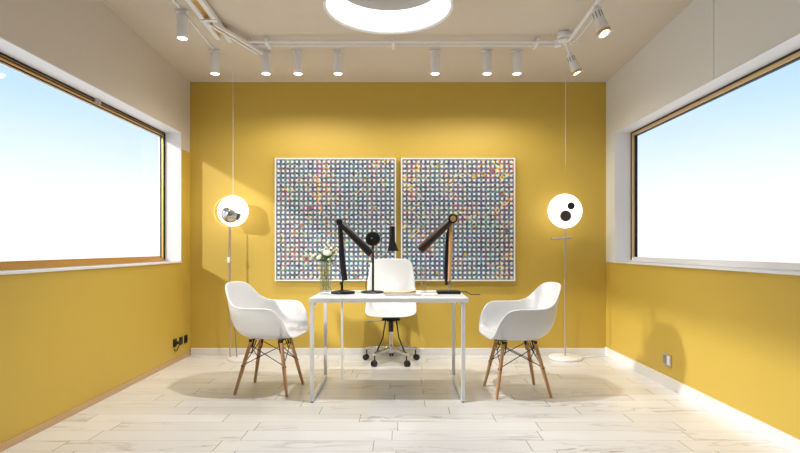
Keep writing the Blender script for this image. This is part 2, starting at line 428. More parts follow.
def shell(keys, cen, ctrl, lip, nr=14):
    half = catmull(keys, 36)
    rim = half + [Vector((p.x, -p.y, p.z)) for p in half[-2:0:-1]]
    bm = nb(); cen = Vector(cen); n = len(rim)
    zmin, zmax = cen.z, max(p.z for p in rim)
    c0 = bm.verts.new(cen); rings = []
    for j in range(1, nr+1):
        t = j/nr; rg = []
        for p in rim:
            q = min(1, max(0, (p.z-cen.z-.03)/.14))
            a = [(1-q)*u+q*v for u, v in zip(ctrl[0], ctrl[1])]
            r = 3*(1-t)**2*t*a[0] + 3*(1-t)*t*t*a[2] + t**3
            hh = 3*(1-t)**2*t*a[1] + 3*(1-t)*t*t*a[3] + t**3
            rg.append(bm.verts.new((cen.x+(p.x-cen.x)*r, p.y*r, cen.z+(p.z-cen.z)*hh)))
        rings.append(rg)
    for (lo, ld_) in lip:
        rg = []
        for i, p in enumerate(rim):
            tg = (rim[(i+1) % n]-rim[i-1]); nn = Vector((tg.y, -tg.x, 0))
            if nn.length < 1e-6: nn = Vector((p.x-cen.x, p.y, 0))
            nn.normalize()
            if nn.dot(Vector((p.x-cen.x, p.y, 0))) < 0: nn = -nn
            rg.append(bm.verts.new(p + nn*lo + Vector((0, 0, -ld_))))
        rings.append(rg)
    for k in range(n): bm.faces.new((c0, rings[0][k], rings[0][(k+1) % n]))
    for j in range(len(rings)-1):
        for k in range(n):
            bm.faces.new((rings[j][k], rings[j+1][k], rings[j+1][(k+1) % n], rings[j][(k+1) % n]))
    return bm
def solid(o, th, off=-1):
    md = o.modifiers.new('thickness', 'SOLIDIFY'); md.thickness = th; md.offset = off
    md2 = o.modifiers.new('smooth', 'SUBSURF'); md2.levels = 1; md2.render_levels = 1

ARM = [(.235, 0, .432), (.235, .11, .433), (.226, .190, .441), (.212, .236, .485), (.192, .266, .565), (.148, .287, .634), (.09, .300, .656), (-.01, .304, .657),
       (-.11, .297, .660), (-.175, .274, .684), (-.222, .238, .735), (-.262, .186, .797), (-.290, .11, .822), (-.300, 0, .826)]
CT = ((.4, -.15, .75, .5), (.98, -.055, .93, .48))

def armchair(loc, rot, label):
    t = thing('armchair', (0, 0, 0), label, 'chair', 'moulded armchairs at the desk')
    s = part('seat_shell', shell(ARM, (.0, 0, .408), CT, [(.007, .000), (.014, .005)]), M['shell'], t)
    solid(s, .008, 0)
    feet = [(.200, .182), (.200, -.182), (-.205, .182), (-.205, -.182)]
    tops = [(.125, .095), (.125, -.095), (-.115, .095), (-.115, -.095)]
    P = lambda i, z: Vector((feet[i][0], feet[i][1], 0)).lerp(Vector((tops[i][0], tops[i][1], .384)), z/.384)
    for i in range(4):
        bm = nb(); tube(bm, [P(i, .0), P(i, .012), P(i, .2), P(i, .378)], [.0095, .011, .0145, .0135], 14)
        part('leg', bm, M['beech'], t)
    bm = nb()
    for i in range(4):
        # flat strap bracket from shell to leg
        a = P(i, .370); inward = Vector((-a.x*.25, -a.y*.25, 0))
        tube(bm, [P(i, .34) + inward*.6, a + inward*.6 + Vector((0, 0, .01)), Vector((a.x*.8, a.y*.8, .397))], .006, 8)
        tube(bm, [P(i, .30), P(i, .30)+inward*.8, Vector((a.x*.7, a.y*.7, .390))], .004, 8)
        tube(bm, [Vector((a.x, a.y, .380)), Vector((a.x, a.y, .400))], .012, 12)
    tube(bm, [(-.11, 0, .393), (.12, 0, .393)], .007, 8); tube(bm, [(.12, -.1, .393), (.12, .1, .393)], .007, 8); tube(bm, [(-.11, -.1, .393), (-.11, .1, .393)], .007, 8)
    part('seat_bracket', bm, M['wire'], t)
    for a, b_ in ((0, 1), (0, 2), (1, 3), (2, 3)):
        bm = nb()
        tube(bm, [P(a, .215), P(b_, .36)], .0032, 8); tube(bm, [P(b_, .215), P(a, .36)], .0032, 8)
        for i in (a, b_):
            q = P(i, .215); d = (P(b_ if i == a else a, .36)-q).normalized()
            tube(bm, [q-d*.022, q+d*.02], .0055, 8)
        part('wire_brace', bm, M['wire'], t)
    t.location = loc; t.rotation_euler = (0, 0, rot)
    return t
armchair((-1.0, 4.01, 0), math.radians(-8), 'white moulded armchair with wooden legs at the left of the desk, facing right')
armchair((.880, 3.945, 0), math.radians(180+5), 'white moulded armchair with wooden legs at the right of the desk, facing left')

# swivel chair
SW = [(.235, 0, .462), (.235, .11, .463), (.215, .19, .474), (.13, .228, .492), (.02, .232, .512), (-.08, .232, .565), (-.145, .229, .65), (-.185, .222, .76),
      (-.212, .210, .87), (-.226, .196, .94), (-.232, .165, .972), (-.235, .09, .980), (-.236, 0, .982)]
sc = thing('swivel_chair', (0, 0, 0), 'white moulded swivel chair on a five-armed metal base behind the desk', 'chair')
s = part('seat_shell', shell(SW, (.0, 0, .438), ((.5, -.1, .8, .5), (.93, -.03, .84, .5)), [(.006, 0), (.011, .004)]), M['shell'], sc)
solid(s, .008, 0)
bm = nb(); lathe(bm, [(.017, .095), (.017, .30)], seg=20); cl = part('gas_column', bm, M['chrome'], sc)
bm = nb(); lathe(bm, [(.0235, .29), (.0235, .385), (.03, .39), (.03, .41)], seg=20); part('column_cover', bm, M['lampblack'], sc)
bm = nb(); box(bm, -.09, .09, -.085, .085, .405, .425, bev=.006); box(bm, -.05, .05, -.04, .04, .392, .406, bev=.004); part('seat_plate', bm, M['lampblack'], sc)
bm = nb(); tube(bm, [(.02, -.03, .40), (.03, -.12, .395), (.035, -.19, .390)], .004, 8); tube(bm, [(.035, -.175, .391), (.036, -.225, .388)], .008, 10); part('height_lever', bm, M['grey'], sc)
bm = nb(); lathe(bm, [(.02, .085), (.036, .095), (.036, .140), (.026, .160), (.019, .165)], seg=24); part('hub', bm, M['alu'], sc)
for k in range(5):
    a = math.radians(36 + 72*k); d = Vector((math.cos(a), math.sin(a), 0)); sd = Vector((-d.y, d.x, 0))
    bm = nb()
    tube(bm, [d*.02 + Vector((0, 0, .128)), d*.10+Vector((0, 0, .127)), d*.20+Vector((0, 0, .120)), d*.262+Vector((0, 0, .113))], [.026, .023, .020, .017], 12, squash=(.85, .85))
    arm = part('base_arm', bm, M['alu'], sc)
    e = d*.25
    bm = nb(); tube(bm, [e+Vector((0, 0, .113)), e+Vector((0, 0, .052))], .006, 8)
    box(bm, e.x-.012, e.x+.012, e.y-.010, e.y+.010, .044, .058, bev=.003)
    for s_ in (-1, 1):
        c = e + sd*.013*s_ + d*.008; c.z = .0275
        tube(bm, [c-sd*.008, c-sd*.006, c+sd*.006, c+sd*.008], [.024, .0275, .0275, .024], 20)
    tube(bm, [e+sd*-.02+d*.008+Vector((0, 0, .0275)), e+sd*.02+d*.008+Vector((0, 0, .0275))], .004, 8)
    part('caster', bm, M['black'], sc)
for s_ in (-1, 1):
    bm = nb(); tube(bm, [(.05, s_*.05, .412), (.11, s_*.075, .25), (.175, s_*.128, .13)], .007, 10); part('brace_rod', bm, M['lampblack'], sc)
sc.location = (-.086, 4.984, 0); sc.rotation_euler = (0, 0, -PI/2)

# ------------------------------------------------------------------ desk lamps
def curve_pts(a, b, c, n=10):
    a, b, c = Vector(a), Vector(b), Vector(c)
    return [(1-t)**2*a + 2*(1-t)*t*b + t*t*c for t in [i/n for i in range(n+1)]]

LY = 4.05
# lamp A, left
la = thing('desk_lamp', (-.444, LY, DZ), 'black jointed desk lamp between the vase and the round-faced lamp, long head sloping down right', 'lamp', 'black lamps on the desk')
bm = nb(); lathe(bm, [(.0, 0), (.088, 0), (.094, .006), (.092, .016), (.03, .026), (.0, .026)], (-.444, LY, DZ), 32); part('lamp_base', bm, M['lampblack'], la)
bm = nb(); tube(bm, [(-.452, LY, DZ+.02), (-.452, LY, DZ+.075)], .010, 12); tube(bm, [(-.452, LY, DZ+.075), (-.432, LY, DZ+.14)], .006, 10); tube(bm, [(-.455, LY-.018, DZ+.08), (-.455, LY+.018, DZ+.08)], .013, 14); part('lower_joint', bm, M['lampblack'], la)
bm = nb()
tube(bm, [(-.430, LY, .838), (-.455, LY, 1.05), (-.467, LY, 1.285)], [.023, .021, .018], 12, squash=(1, .5))
tube(bm, [(-.447, LY+.014, .838), (-.475, LY+.014, 1.285)], .004, 8)
part('lower_arm', bm, M['lampblack'], la)
bm = nb(); tube(bm, [(-.469, LY-.03, 1.29), (-.469, LY+.03, 1.29)], .024, 20); part('elbow_joint', bm, M['lampblack'], la)
A, B = Vector((-.469, LY, 1.29)), Vector((-.222, LY-.02, 1.045)); d = (B-A).normalized()
bm = nb(); tube(bm, [A, A+d*.03, A+d*.16, B-d*.02, B, B-d*.006], [.020, .025, .029, .033, .033, .026], 20); hd = part('lamp_head', bm, M['lampblack'], la)
bm = nb(); tube(bm, [B-d*.004, B+d*.001], .024, 20); part('lamp_lens', bm, M['speaker'], hd)
bm = nb(); tube(bm, [A+d*.05+Vector((.020, -.022, .016)), B-d*.03+Vector((.022, -.022, .018))], .003, 8); part('head_rod', bm, M['grey'], hd)

# lamp B, centre
lb = thing('desk_lamp', (-.218, LY+.07, DZ), 'black desk lamp with round disc and flared cone shade, before the swivel chair', 'lamp', 'black lamps on the desk')
yb = LY+.07
bm = nb(); lathe(bm, [(0, 0), (.088, 0), (.094, .005), (.088, .012), (.02, .018), (0, .018)], (-.218, yb, DZ), 32); part('lamp_base', bm, M['lampblack'], lb)
bm = nb(); tube(bm, [(-.214, yb, DZ+.015), (-.214, yb, 1.16)], .009, 12); part('pole', bm, M['lampblack'], lb)
bm = nb(); lathe(bm, [(0, -.014), (.050, -.014), (.057, -.008), (.058, .008), (.05, .014), (0, .014)], (-.214, yb-.025, 1.163), 32, 'Y'); dk = part('disc', bm, M['lampblack'], lb)
bm = nb(); lathe(bm, [(0, -.006), (.006, -.006), (.007, 0), (0, 0)], (-.222, yb-.038, 1.166), 14, 'Y'); part('disc_screw', bm, M['grey'], dk)
bm = nb(); tube(bm, [(-.20, yb, 1.17), (-.13, yb+.01, 1.205), (-.063, yb, 1.21)], .0035, 8); part('arm', bm, M['lampblack'], lb)
bm = nb(); cx = -.062
pr = [(.018, 1.262, 0), (.0225, 1.258, 0), (.0235, 1.15, 0), (.026, 1.135, .001), (.046, 1.066, .008), (.043, 1.066, .008), (.022, 1.135, .001), (.019, 1.15, 0)]
seg = 28; rings = []
for r, z, dx in pr:
    rings.append([bm.verts.new((cx+dx+r*math.cos(2*PI*k/seg), yb+r*math.sin(2*PI*k/seg), z)) for k in range(seg)])
for i in range(len(rings)-1):
    for k in range(seg): bm.faces.new((rings[i][k], rings[i][(k+1) % seg], rings[i+1][(k+1) % seg], rings[i+1][k]))
bm.faces.new(rings[0][::-1]); bm.faces.new(rings[-1])
part('lamp_shade', bm, M['lampblack'], lb)
bm = nb(); lathe(bm, [(0, 1.262), (.006, 1.262), (.005, 1.27), (0, 1.271)], (cx, yb, 0), 12); part('shade_cap', bm, M['grey'], lb)
bm = nb(); tube(bm, curve_pts((-.250, yb+.01, 1.13), (-.252, yb+.01, .95), (-.262, yb+.02, .86), 8) + curve_pts((-.264, yb+.02, .85), (-.278, yb+.03, .80), (-.268, yb+.02, DZ+.012), 6), .0028, 8)
tube(bm, [(-.250, yb+.01, 1.13), (-.225, yb-.005, 1.14)], .0028, 8); part('cable', bm, M['cord'], lb)

# lamp C, right
lc = thing('desk_lamp', (.374, LY, DZ), 'dark desk lamp with tan upright arm near the desk right end, head sloping down left', 'lamp', 'black lamps on the desk')
bm = nb(); box(bm, .286, .466, LY-.075, LY+.075, DZ, DZ+.022, bev=.006); part('lamp_base', bm, M['lampblack'], lc)
bm = nb(); tube(bm, [(.380, LY, DZ+.02), (.384, LY, DZ+.095)], .007, 12); tube(bm, [(.382, LY-.02, DZ+.085), (.382, LY+.02, DZ+.085)], .012, 14); part('lower_joint', bm, M['chrome'], lc)
bm = nb(); tube(bm, [(.386, LY, .815), (.398, LY, 1.30)], [.013, .015], 14, squash=(1, .6)); part('lower_arm', bm, M['copperarm'], lc, label='tan upright arm')
bm = nb(); tube(bm, [(.362, LY+.012, .80), (.358, LY+.014, .90), (.372, LY+.014, 1.20), (.385, LY+.012, 1.25)], [.010, .015, .013, .008], 12, squash=(1, .5)); part('arm_strut', bm, M['lampblack'], lc)
A, B = Vector((.408, LY-.004, 1.316)), Vector((.153, LY-.03, 1.072)); d = (B-A).normalized()
bm = nb(); tube(bm, [(.408, LY-.04, 1.316), (.408, LY+.03, 1.316)], .036, 28); ej = part('elbow_joint', bm, M['lampblack'], lc)
bm = nb(); lathe(bm, [(0, -.004), (.020, -.004), (.023, 0), (0, 0)], (.410, LY-.040, 1.316), 24, 'Y'); part('joint_cap', bm, M['brass'], ej, label='round brass cap')
bm = nb(); tube(bm, [A, A+d*.05, A+d*.18, B-d*.02, B, B-d*.008], [.026, .029, .032, .035, .034, .027], 20); hd = part('lamp_head', bm, M['lampbrown'], lc)
bm = nb(); tube(bm, [B-d*.006, B+d*.002], .026, 20); part('lamp_lens', bm, M['speaker'], hd)
bm = nb(); tube(bm, [(.46, LY+.02, DZ+.012), (.52, LY+.03, DZ+.01), (.56, LY+.03, DZ-.012), (.63, LY+.03, DZ-.01)] , .003, 8)
part('cable', bm, M['black'], lc)

# ------------------------------------------------------------------ papers, glass on desk
def sheet_stack(name, x0, x1, y0, y1, z, th, mat, rot, label, cat, curl=0, parts=None):
    cx, cy = (x0+x1)/2, (y0+y1)/2
    t = thing(name, (cx, cy, z), label, cat)
    bm = nb(); box(bm, -(x1-x0)/2, (x1-x0)/2, -(y1-y0)/2, (y1-y0)/2, .0015, th-.0015)
    o = bpy.data.objects; 
    def lp(nm, b_, m_): 
        me = part(nm, b_, m_, None, False); me.parent = t; me.location = (0, 0, 0); return me
    lp('pages', bm, mat)
    bm = nb(); w, dd = (x1-x0)/2+.002, (y1-y0)/2+.002
    box(bm, -w, w, -dd, dd, 0, .0015); lp('back_cover', bm, M['darkcover'] if parts else mat)
    bm = nb(); n = 14
    for k in range(n):
        a, b_ = -w+2*w*k/n, -w+2*w*(k+1)/n
        za = th-.0015 + curl*max(0, (k/n-.6)/.4)**2; zb = th-.0015 + curl*max(0, ((k+1)/n-.6)/.4)**2
        vs = [bm.verts.new(p) for p in ((a, -dd, za), (b_, -dd, zb), (b_, dd, zb), (a, dd, za), (a, -dd, za+.0015), (b_, -dd, zb+.0015), (b_, dd, zb+.0015), (a, dd, za+.0015))]
        for q in ((0,3,2,1),(4,5,6,7),(0,1,5,4),(2,3,7,6)): bm.faces.new([vs[i] for i in q])
        if k == 0: bm.faces.new([vs[i] for i in (3,0,4,7)])
        if k == n-1: bm.faces.new([vs[i] for i in (1,2,6,5)])
    bmesh.ops.remove_doubles(bm, verts=bm.verts, dist=1e-5)
    lp('front_cover', bm, mat)
    t.rotation_euler = (0, 0, rot)
    return t
sheet_stack('magazine', -.105, .150, 3.88, 4.06, DZ, .010, M['paper'], .05, 'closed white magazine lying flat at the bottom of the desk centre pile', 'magazine', 0, True)
sheet_stack('magazine', -.118, .118, 3.895, 4.075, DZ+.0105, .012, M['beigepaper'], -.06, 'beige magazine with a curled corner lying on top of the white magazine', 'magazine', .016)
sheet_stack('paper_sheaf', .165, .265, 3.86, 3.99, DZ, .006, M['paper'], .25, 'small sheaf of white papers lying right of the magazines', 'papers', .006)
# slender glass
gl = thing('glass_tube', (.188, 4.12, DZ), 'tall slender clear glass tube standing below the right lamp head', 'glass')
bm = nb(); lathe(bm, [(0, DZ), (.020, DZ), (.021, DZ+.01), (.021, DZ+.22), (.019, DZ+.22), (.019, DZ+.014), (0, DZ+.012)], (.188, 4.12, 0), 24)
part('glass_body', bm, M['vase'], gl)
bm = nb(); lathe(bm, [(0, DZ+.0145), (.0185, DZ+.0145), (.0185, DZ+.055), (0, DZ+.055)], (.188, 4.12, 0), 24); part('water', bm, M['water'], gl)

# vase and flowers
VX, VY = -.570, 4.0
va = thing('vase', (VX, VY, DZ), 'clear glass cylinder vase holding flowers at the desk left end', 'vase')
bm = nb(); lathe(bm, [(0, DZ), (.040, DZ), (.044, DZ+.006), (.046, DZ+.12), (.051, DZ+.245), (.048, DZ+.245), (.042, DZ+.12), (.040, DZ+.02), (0, DZ+.016)], (VX, VY, 0), 36)
part('glass_body', bm, M['vase'], va)
bm = nb(); lathe(bm, [(0, DZ+.021), (.0395, DZ+.021), (.0415, DZ+.12), (.042, DZ+.15), (0, DZ+.15)], (VX, VY, 0), 32); part('water', bm, M['water'], va)

def petal(bm, c, d, up, w, l, cup):
    """curved petal patch starting at c, spreading along d, bending to up"""
    s = d.cross(up).normalized(); rows = []
    n = 5
    for i in range(n+1):
        t = i/n; wid = w*math.sin(PI*(.12+.80*t))
        p = c + d*l*math.sin(t*cup)/max(cup, .01) + up*l*(1-math.cos(t*cup))/max(cup, .01)
        rows.append([bm.verts.new(p + s*wid*k + up*abs(k)*abs(k)*w*.35) for k in (-1, -.5, 0, .5, 1)])
    for i in range(n):
        for k in range(4): bm.faces.new((rows[i][k], rows[i][k+1], rows[i+1][k+1], rows[i+1][k]))

def flower(bx_, by_, tip, r, mat, label, kind='rose', leaves=2, name='rose'):
    base = Vector((bx_, by_, DZ+.026)); tip = Vector(tip)
    t = thing(name, base, label, 'flower', 'flowers in the glass vase')
    neck = Vector((VX+(tip.x-VX)*.28, VY+(tip.y-VY)*.28, DZ+.235))
    pts = curve_pts(base, neck.lerp(base, .35), neck, 6)[:-1] + curve_pts(neck, neck+Vector((0, 0, .03)), tip, 6)
    bm = nb(); tube(bm, pts, .0022, 8); part('stem', bm, M['stem'], t)
    ax = (tip-neck).normalized().lerp(Vector((0, -.5, .6)), .35).normalized()
    a0 = ax.orthogonal().normalized()
    bm = nb()
    if kind == 'rose':
        for lay, (cnt, ll, cup, ww, hh) in enumerate(((6, 1.15, 1.1, .55, -.25), (5, 1.0, 1.5, .5, -.1), (5, .8, 1.9, .42, 0), (3, .55, 2.2, .32, .08))):
            for k in range(cnt):
                q = Matrix.Rotation(2*PI*k/cnt+lay*.5, 3, ax) @ a0
                petal(bm, tip+ax*r*hh, q, ax, r*ww, r*ll, cup)
        nm = 'bloom'
    elif kind == 'daisy':
        for k in range(10):
            q = Matrix.Rotation(2*PI*k/10, 3, ax) @ a0
            petal(bm, tip, q, ax, r*.22, r, .5)
        nm = 'bloom'
    else:
        for k in range(16):
            p = neck.lerp(tip, .45+.6*k/16) + Vector((rnd.uniform(-1, 1), rnd.uniform(-1, 1), rnd.uniform(-.5, .5)))*r*1.1
            s_ = r*rnd.uniform(.25, .4)
            lathe(bm, [(0, -s_), (s_*.8, -s_*.4), (s_, .3*s_), (s_*.5, s_*.9), (0, s_)], p, 8)
        nm = 'buds'
    b = part(nm, bm, mat, t)
    if kind != 'sprig': 
        md = b.modifiers.new('t', 'SOLIDIFY'); md.thickness = .0008
    for k in range(leaves):
        bm = nb(); f = .55+.35*k/max(1, leaves); p = neck.lerp(tip, f-.15)
        an = rnd.uniform(0, 2*PI); dd = Vector((math.cos(an), math.sin(an)*.7, .15)).normalized()
        petal(bm, p, dd, Vector((0, 0, 1)), .017, .055, .7); part('leaf', bm, M['green'], t)
def fp(px, py, y=4.0): return ((px-400)/520*y, y, 1.09+(248-py)/520*y)
FL = [(VX+.012, VY-.01, fp(327, 254, 3.96), .036, 'petal', 'largest white rose, at the top centre of the bouquet', 'rose', 5),
      (VX-.015, VY-.012, fp(319.5, 258, 3.96), .026, 'petal', 'small white rose left of the largest bloom in the vase', 'rose', 5),
      (VX+.018, VY+.01, fp(331, 263, 3.97), .026, 'petal', 'white rose low on the right of the bouquet', 'rose', 5),
      (VX-.02, VY+.008, fp(313, 257.5, 4.0), .027, 'palepetal', 'cream rose at the left side of the bouquet', 'rose', 5),
      (VX-.022, VY-.004, fp(309, 256, 4.03), .013, 'orangepetal', 'small orange flower at the far left of the bouquet', 'daisy', 1),
      (VX-.004, VY+.018, fp(318, 241, 4.03), .014, 'yellowpetal', 'small yellow flower standing highest in the bouquet', 'daisy', 1),
      (VX+.02, VY+.02, fp(335, 247, 3.96), .026, 'palepetal', 'pale feathery sprig at the right of the bouquet', 'sprig', 2),
      (VX+.0, VY+.024, fp(329, 243, 4.05), .024, 'palepetal', 'pale feathery sprig behind the largest white rose', 'sprig', 2),
      (VX-.01, VY+.022, fp(322, 251, 4.05), .020, 'petal', 'small white rose tucked behind the others, below the yellow flower', 'rose', 5)]
for a in FL:
    flower(a[0], a[1], a[2], a[3], M[a[4]], a[5], a[6], a[7], 'rose' if a[6] == 'rose' else ('small_flower' if a[6] == 'daisy' else 'flower_sprig'))

# ------------------------------------------------------------------ floor lamps
FY = 5.06
def discprof(r, th):
    return [(0, -th), (r*.93, -th), (r*.985, -th*.6), (r, 0), (r*.985, th*.6), (r*.93, th), (0, th)]
# left
lx, lz = (233-400)/520*FY, 1.09+37/520*FY
fl = thing('floor_lamp', (-1.60, 5.10, 0), 'glowing round floor lamp with a chrome dome in front, at the left of the artworks', 'lamp')
bm = nb(); lathe(bm, [(0, 0), (.155, 0), (.160, .006), (.156, .014), (.03, .020), (0, .020)], (-1.525, 5.10, 0), 40); part('lamp_base', bm, M['fixture'], fl)
bm = nb(); tube(bm, [(-1.665, 5.10, .012), (-1.665, 5.10, 1.34)], .007, 12); part('pole', bm, M['pole'], fl)
bm = nb(); lathe(bm, discprof(.150, .018), (lx, FY, lz), 56, 'Y'); dl = part('glowing_disc', bm, M['disc'], fl)
bm = nb(); 
ringc = (lx-.052, FY+.045, lz-.004)
lathe(bm, [(.142, -.006), (.150, -.006), (.150, .006), (.142, .006)], ringc, 56, 'Y', closed=True); tube(bm, [(lx-.185, FY+.04, lz), (lx-.14, FY, lz)], .004, 8); part('rim_ring', bm, M['brass'], fl)
# chrome dome reflector with socket and arm
bm = nb(); prof = [(0.083*math.sin(a), -0.083*math.cos(a)) for a in [PI/2*k/10 for k in range(11)]]
prof = prof + [(.079, .0), (.076, .0)] + [(0.076*math.sin(a), -0.076*math.cos(a)) for a in [PI/2*(1-k/10) for k in range(11)]]
lathe(bm, prof, (0, 0, 0), 36)
R = Matrix.Rotation(math.radians(24), 4, 'Y') @ Matrix.Rotation(math.radians(-42), 4, 'X')
dc = Vector((lx+.012, FY-.12, lz-.040)); bmesh.ops.transform(bm, matrix=Matrix.Translation(dc) @ R, verts=bm.verts)
dm = part('chrome_dome', bm, M['chrome'], fl)
ax = (R.to_3x3() @ Vector((0, 0, 1))).normalized(); sx_ = (R.to_3x3() @ Vector((1, 0, 0))).normalized()
bm = nb(); tube(bm, [dc-ax*.02, dc+ax*.034], .026, 20); part('socket', bm, M['grey'], dm)
bm = nb(); tube(bm, [dc+sx_*.020+ax*.012, dc+sx_*.078+ax*.014], [.026, .031], 18); tube(bm, [dc+sx_*.078+ax*.014, dc+sx_*.086+ax*.014], .034, 20); part('side_spot', bm, M['lampblack'], dm)
bm = nb(); tube(bm, [dc+ax*.02, Vector((lx-.045, FY-.075, lz+.065)), Vector((lx-.082, FY-.014, lz+.098))], .0055, 10); part('arm', bm, M['brass'], fl)
bm = nb(); tube(bm, [(-1.672, 5.085, 1.30), (-1.674, 5.085, 1.05), (-1.672, 5.08, .92), (-1.668, 5.075, .80), (-1.655, 5.07, .60), (-1.63, 5.07, .48), (-1.61, 5.08, .25), (-1.60, 5.10, .02)], .004, 8); cb = part('cable', bm, M['greycord'], fl)
bm = nb(); box(bm, -1.685, -1.661, 5.070, 5.092, .945, 1.000, bev=.004); part('inline_switch', bm, M['fixture'], cb)
w1 = nb(); tube(w1, [(lx, FY, lz+.145), (lx, FY, ceil(FY))], .0016, 6); w = part('hanging_wire', w1, M['fixture'], None, origin=(lx, FY, lz+.145)); tag(w, 'thin pale wire running from the ceiling down to the left glowing disc', 'wire')

# right
rx, rz = (565-400)/520*FY, 1.09+37/520*FY
px_ = (564.5-400)/520*5.14
fr = thing('floor_lamp', (px_, 5.12, 0), 'glowing round floor lamp with two dark holes, right of the artworks', 'lamp')
bm = nb(); lathe(bm, [(0, 0), (.155, 0), (.163, .008), (.160, .022), (.15, .028), (.03, .030), (0, .030)], (px_, 5.12, 0), 40); part('lamp_base', bm, M['fixture'], fr)
bm = nb(); tube(bm, [(px_, 5.12, .028), (px_, 5.12, 1.36)], .009, 14); part('pole', bm, M['pole'], fr)
bm = nb(); lathe(bm, discprof(.167, .018), (rx, FY, rz), 56, 'Y'); dr = part('glowing_disc', bm, M['disc'], fr)
bm = nb(); tube(bm, [(px_, 5.12, 1.34), (rx, FY+.015, 1.38)], .009, 10); part('disc_mount', bm, M['pole'], fr)
bm = nb(); lathe(bm, [(0, -.012), (.034, -.012), (.036, -.006), (.036, .0), (0, 0)], (rx+.052, FY-.018, rz+.048), 32, 'Y'); part('round_opening', bm, M['black'], dr)
c = (rx-.004, FY-.018, rz-.050)
bm = nb(); lathe(bm, [(0, -.014), (.049, -.014), (.052, -.010), (.054, .0), (0, 0)], c, 36, 'Y'); so = part('speaker_cone', bm, M['speaker'], dr)
bm = nb(); lathe(bm, [(.049, -.020), (.0555, -.018), (.057, 0), (.050, 0)], c, 36, 'Y', closed=True); part('speaker_rim', bm, M['pole'], so)
zz = 1.09+10/520*5.1
bm = nb(); tube(bm, [(px_-.130, 5.10, zz-.010), (px_-.115, 5.10, zz-.009), (px_+.055, 5.10, zz+.003)], [.012, .0125, .0105], 14); tube(bm, [(px_-.138, 5.10, zz-.0105), (px_-.128, 5.10, zz-.010)], .014, 14)
tube(bm, [(px_, 5.135, zz), (px_, 5.10, zz)], .008, 10); part('cross_handle', bm, M['silver'], fr)
bm = nb(); tube(bm, [(px_+.15, 5.13, .012), (px_+.22, 5.17, .005), (px_+.32, 5.20, .005), (px_+.46, 5.23, .005)], .004, 8); part('cable', bm, M['fixture'], fr)
wy = 5.04; wx = (565.5-400)/520*wy; wz = 1.09+77/520*wy
wr = thing('hanging_wire', (wx, wy, wz), 'thin pale wire with a brass tip hanging above the right glowing disc', 'wire')
bm = nb(); tube(bm, [(wx, wy, wz+.04), (wx, wy, ceil(wy))], .0016, 6); part('wire', bm, M['fixture'], wr)
bm = nb(); tube(bm, [(wx, wy, wz), (wx, wy, wz+.06)], [.003, .0025], 8); part('wire_tip', bm, M['brass'], wr)

# ------------------------------------------------------------------ wall sockets
t = thing('wall_socket', (XR, 4.075, .213), 'silver double wall socket low on the right yellow wall', 'socket')
bm = nb(); box(bm, XR-.010, XR, 4.016, 4.134, .168, .258, bev=.003); part('face_plate', bm, M['silver'], t, False)
for a, mm in ((4.026, 'trim'), (4.081, 'grey')):
    bm = nb(); box(bm, XR-.014, XR-.009, a, a+.044, .180, .246, bev=.002)
    for dy in (.014, .030): tube(bm, [(XR-.0155, a+dy, .213), (XR-.013, a+dy, .213)], .003, 8)
    part('socket_insert', bm, M[mm], t, False)
def lsock(y, z, label, plug=False):
    t = thing('wall_socket', (XL, y, z), label, 'socket', 'black sockets low on the left wall')
    bm = nb(); box(bm, XL, XL+.008, y-.036, y+.036, z-.038, z+.038, bev=.003); part('face_plate', bm, M['black'], t, False)
    bm = nb(); lathe(bm, [(.020, .006), (.023, .006), (.023, .012), (.020, .012)], (XL, y, z), 20, 'X', closed=True); part('socket_ring', bm, M['lampblack'], t)
    if plug:
        p = thing('power_plug', (XL+.012, y, z), 'black power plug with looped cord in the left wall socket nearest the camera', 'plug')
        bm = nb(); tube(bm, [(XL+.009, y, z), (XL+.035, y, z), (XL+.045, y, z-.004)], [.018, .016, .008], 14); part('plug_body', bm, M['black'], p)
        bm = nb(); tube(bm, curve_pts((XL+.044, y, z), (XL+.06, y+.10, z+.04), (XL+.03, y+.06, z-.01), 8) + curve_pts((XL+.028, y+.05, z-.02), (XL+.02, y-.02, z-.11), (XL+.02, y-.05, z-.05), 8), .0045, 8); part('cord', bm, M['black'], p)
lsock(4.935, .190, 'black wall socket on the left wall, nearest the camera of three, plug in it', True)
lsock(5.070, .185, 'black wall socket on the left wall, middle one of three')
lsock(5.185, .183, 'black wall socket on the left wall, nearest the corner of three')

# ------------------------------------------------------------------ ceiling fittings
RX, RY, RZ, RR = (388.5-400)/520*3.45, 3.45, 2.68, .428
rg = thing('ring_ceiling_light', (RX, RY, ceil(RY)), 'large round white ring-shaped ceiling light glowing underneath, at the top centre', 'ceiling light')
bm = nb(); ZP = 2.842
lathe(bm, [(RR, RZ), (RR, ZP+.006), (.05, ZP+.006), (.05, ZP+.002), (RR-.016, ZP+.002), (RR-.016, RZ)], (RX, RY, 0), 96, closed=True)
part('outer_shade', bm, M['fixture'], rg)
bm = nb(); lathe(bm, [(RR-.017, RZ+.014), (RR-.017, ZP), (RR-.062, ZP), (RR-.068, ZP-.01), (RR-.026, RZ+.014)], (RX, RY, 0), 96, closed=True); part('light_diffuser', bm, M['ringlight'], rg)
bm = nb(); lathe(bm, [(0, ZP-.012), (RR-.069, ZP-.012), (RR-.069, ZP), (0, ZP)], (RX, RY, 0), 64); part('centre_plate', bm, M['plate'], rg)
bm = nb()
lathe(bm, [(0, ZP+.006), (.2, ZP+.006), (.2, ceil(RY)-.012), (0, ceil(RY)-.012)], (RX, RY, 0), 48)
part('mounting_plate', bm, M['fixture'], rg)

